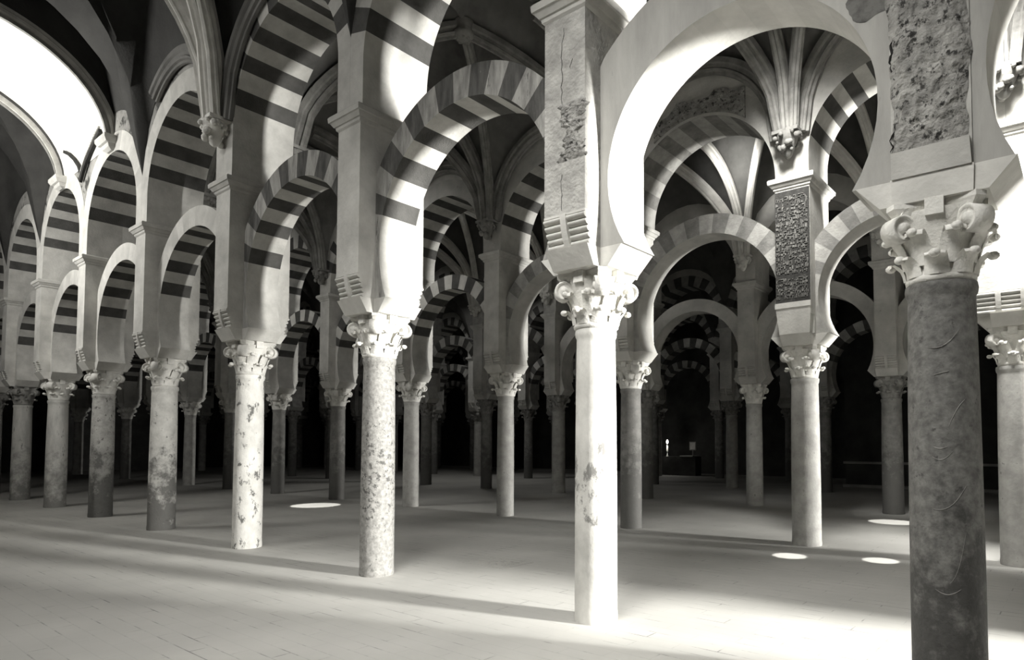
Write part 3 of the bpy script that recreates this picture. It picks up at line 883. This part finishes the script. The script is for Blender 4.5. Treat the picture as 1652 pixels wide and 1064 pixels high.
# back wall of the near nave with high windows
b = MB(); Y0, Y1 = -5.5, -5.1
wins = [(-13.7,-11.4,5.6,7.5),(-7.1,-4.9,6.3,8.1),(-.8,2.8,6.0,8.4)]  # middle opening added only for its fill lamp
xs = -39
for x0,x1,z0,z1 in wins:
    b.box(xs,x0,Y0,Y1,0,11); b.box(x0,x1,Y0,Y1,0,z0); b.box(x0,x1,Y0,Y1,z1,11); xs = x1
b.box(xs,13,Y0,Y1,0,11)
struct('wall_back', b.mesh('wall_back',[M['sidewall']]), 'wall behind the camera with three high windows, the middle one added for fill light', 'wall')

# --- distant altar seen under the third arcade
t = thing('altar_table', 'small dark altar with a pale cloth edge, far back in the hall', 'altar', (-11.95,23.4,0))
b = MB(); b.box(-.9,.9,-.3,.3,0,.9); link('altar_block', b.mesh('altar_block',[M['darkwall']]), t)
b = MB(); b.box(.10,.78,-.33,.32,.90,.95); link('altar_cloth', b.mesh('altar_cloth',[M['plaster']]), t)
c = thing('altar_candlestick', 'thin bright candlestick standing on the far altar', 'candlestick', (-12.65,23.3,.9))
b = MB(); b.lathe([(.05,0),(.05,.02),(.02,.05),(.02,.22),(.035,.24)], 10); link('stand', b.mesh('stand',[M['cap']]), c)
b = MB(); b.lathe([(.045,.24),(.045,.52),(.02,.55)], 10); link('candle', b.mesh('candle',[M['plaster']]), c)
fm = bpy.data.materials.new('candle_flame'); fm.use_nodes = True
fm.node_tree.nodes['Principled BSDF'].inputs['Emission Color'].default_value = (1,.96,.88,1); fm.node_tree.nodes['Principled BSDF'].inputs['Emission Strength'].default_value = 6
b = MB(); b.blob((0,0,.70), (.05,.05,.11), 10, 7); link('flame', b.mesh('flame',[fm]), c)
pl_ = bpy.data.lights.new('candle_light','POINT'); pl_.energy = 14; pl_.color = (1,.97,.9); pl_.shadow_soft_size = .05
po = bpy.data.objects.new('candle_light', pl_); COL.objects.link(po); po.location = (-12.62,23.0,1.5)
f_ = thing('framed_panel', 'small pale framed panel at the back of the far altar', 'picture', (-11.38,23.5,.95))
b = MB(); b.box(-.17,.17,-.03,.03,.25,.65); link('frame', b.mesh('frame',[M['rib_g']]), f_)
b = MB(); b.box(-.13,.13,-.036,-.029,.29,.61); link('panel', b.mesh('panel',[M['plaster']]), f_)
b = MB(); b.box(-.02,.02,-.02,.02,-.0,.26); link('stem', b.mesh('stem',[M['rib_g']]), f_)

# ------------------------------------------------------------------ light
w = bpy.data.worlds.new('hall_air'); SC.world = w; w.use_nodes = True
w.node_tree.nodes['Background'].inputs[0].default_value = (0,0,0,1)
w.node_tree.nodes['Background'].inputs[1].default_value = 0
WARM = (1.0,.985,.945)
def area(name, loc, target, sx, sy, power, spread=180):
    l = bpy.data.lights.new(name, 'AREA'); l.shape = 'RECTANGLE'; l.size = sx; l.size_y = sy; l.energy = power; l.color = WARM
    l.spread = math.radians(spread)
    o = bpy.data.objects.new(name, l); COL.objects.link(o); o.location = loc
    d = Vector(target)-Vector(loc); o.rotation_euler = d.to_track_quat('-Z','Y').to_euler(); return o
def spot(name, loc, target, ang, power, blend=.1, r=.02):
    l = bpy.data.lights.new(name, 'SPOT'); l.energy = power; l.spot_size = math.radians(ang); l.spot_blend = blend; l.shadow_soft_size = r; l.color = WARM
    o = bpy.data.objects.new(name, l); COL.objects.link(o); o.location = loc
    d = Vector(target)-Vector(loc); o.rotation_euler = d.to_track_quat('-Z','Y').to_euler(); return o
area('doorway_daylight', (12.0,3.2,3.5), (0,.6,1.5), .8, 3.6, 8200)
area('second_doorway_daylight', (12.0,7.2,2.5), (0,5.6,2.5), 1.2, 2.6, 4200)
area('vault_window_daylight', (-12.55,-5.0,6.5), (-12.55,-1.0,8.2), 2.2, 1.8, 500)
area('near_window_daylight', (1.0,-5.0,7.2), (.3,-1.5,0.0), 3.2, 2.0, 270, 95)
area('fill_middle_window', (-6.0,-5.0,7.2), (-5.0,-2.2,0.0), 2.0, 1.6, 130, 170)  # added fill lamp, brightens the left floor and the pier faces
area('skylight_third_nave', (-2.6,8.2,7.6), (-2.9,10.5,8.1), .7, .7, 16, 70)
area('skylight_right_bay', (2.75,3.0,7.6), (2.75,4.95,4.8), 1.0, 1.0, 90, 46)
area('fill_middle_bay', (.7,2.3,7.9), (0,4.9,5.2), .8, .8, 34, 40)  # added frontal fill for the inscribed pier, no real opening above
area('fill_left_nave', (-9.4,2.7,7.7), (-9.4,2.7,0), 1.2, 1.2, 30)  # weak fill put in to lift the left of the second nave
area('fill_deep_nave', (-17,13.8,7.7), (-17,13.8,0), 1.5, 1.5, 80)  # invented fill lamp, keeps the deep columns from going black
spot('sunbeam_left', (-9.0,1.6,7.5), (-11.4,4.1,0), 8, 5000)
spot('sunbeam_right', (2.0,2.2,7.0), (.15,4.25,0), 3.4, 5000)
spot('sunbeam_right_b', (2.6,2.4,7.0), (1.2,4.65,0), 3.4, 5000)
spot('sunbeam_back', (3.0,7.4,7.5), (.35,9.33,0), 6, 5000)

# ------------------------------------------------------------------ camera (solved from the column bases and capitals)
cam = bpy.data.cameras.new('camera'); co = bpy.data.objects.new('camera', cam); COL.objects.link(co)
yaw, pitch, roll = map(math.radians, (-38.43208, 2.46939, .10474))
fpx, ppx, ppy = 1056.854, 916.5516, 669.1648
fwd = Vector((math.sin(yaw)*math.cos(pitch), math.cos(yaw)*math.cos(pitch), math.sin(pitch)))
right = Vector((math.cos(yaw), -math.sin(yaw), 0)); up = right.cross(fwd)
r2 = right*math.cos(roll)+up*math.sin(roll); u2 = -right*math.sin(roll)+up*math.cos(roll)
mtx = Matrix((( r2.x,u2.x,-fwd.x,3.3579),(r2.y,u2.y,-fwd.y,-4.62315),(r2.z,u2.z,-fwd.z,1.51634),(0,0,0,1)))
co.matrix_world = mtx
cam.sensor_fit = 'HORIZONTAL'; cam.sensor_width = 36; cam.lens = fpx/1652*36
cam.shift_x = (826-ppx)/1652; cam.shift_y = (ppy-532)/1652
cam.clip_start = .05; cam.clip_end = 200
SC.camera = co

SC.view_settings.view_transform = 'Standard'; SC.view_settings.look = 'None'
SC.view_settings.gamma = 1; SC.view_settings.use_curve_mapping = False
SC.view_settings.exposure = 0.0
SC.cycles.max_bounces = 8; SC.cycles.diffuse_bounces = 6; SC.cycles.use_denoising = True
SC.cycles.sample_clamp_indirect = 6
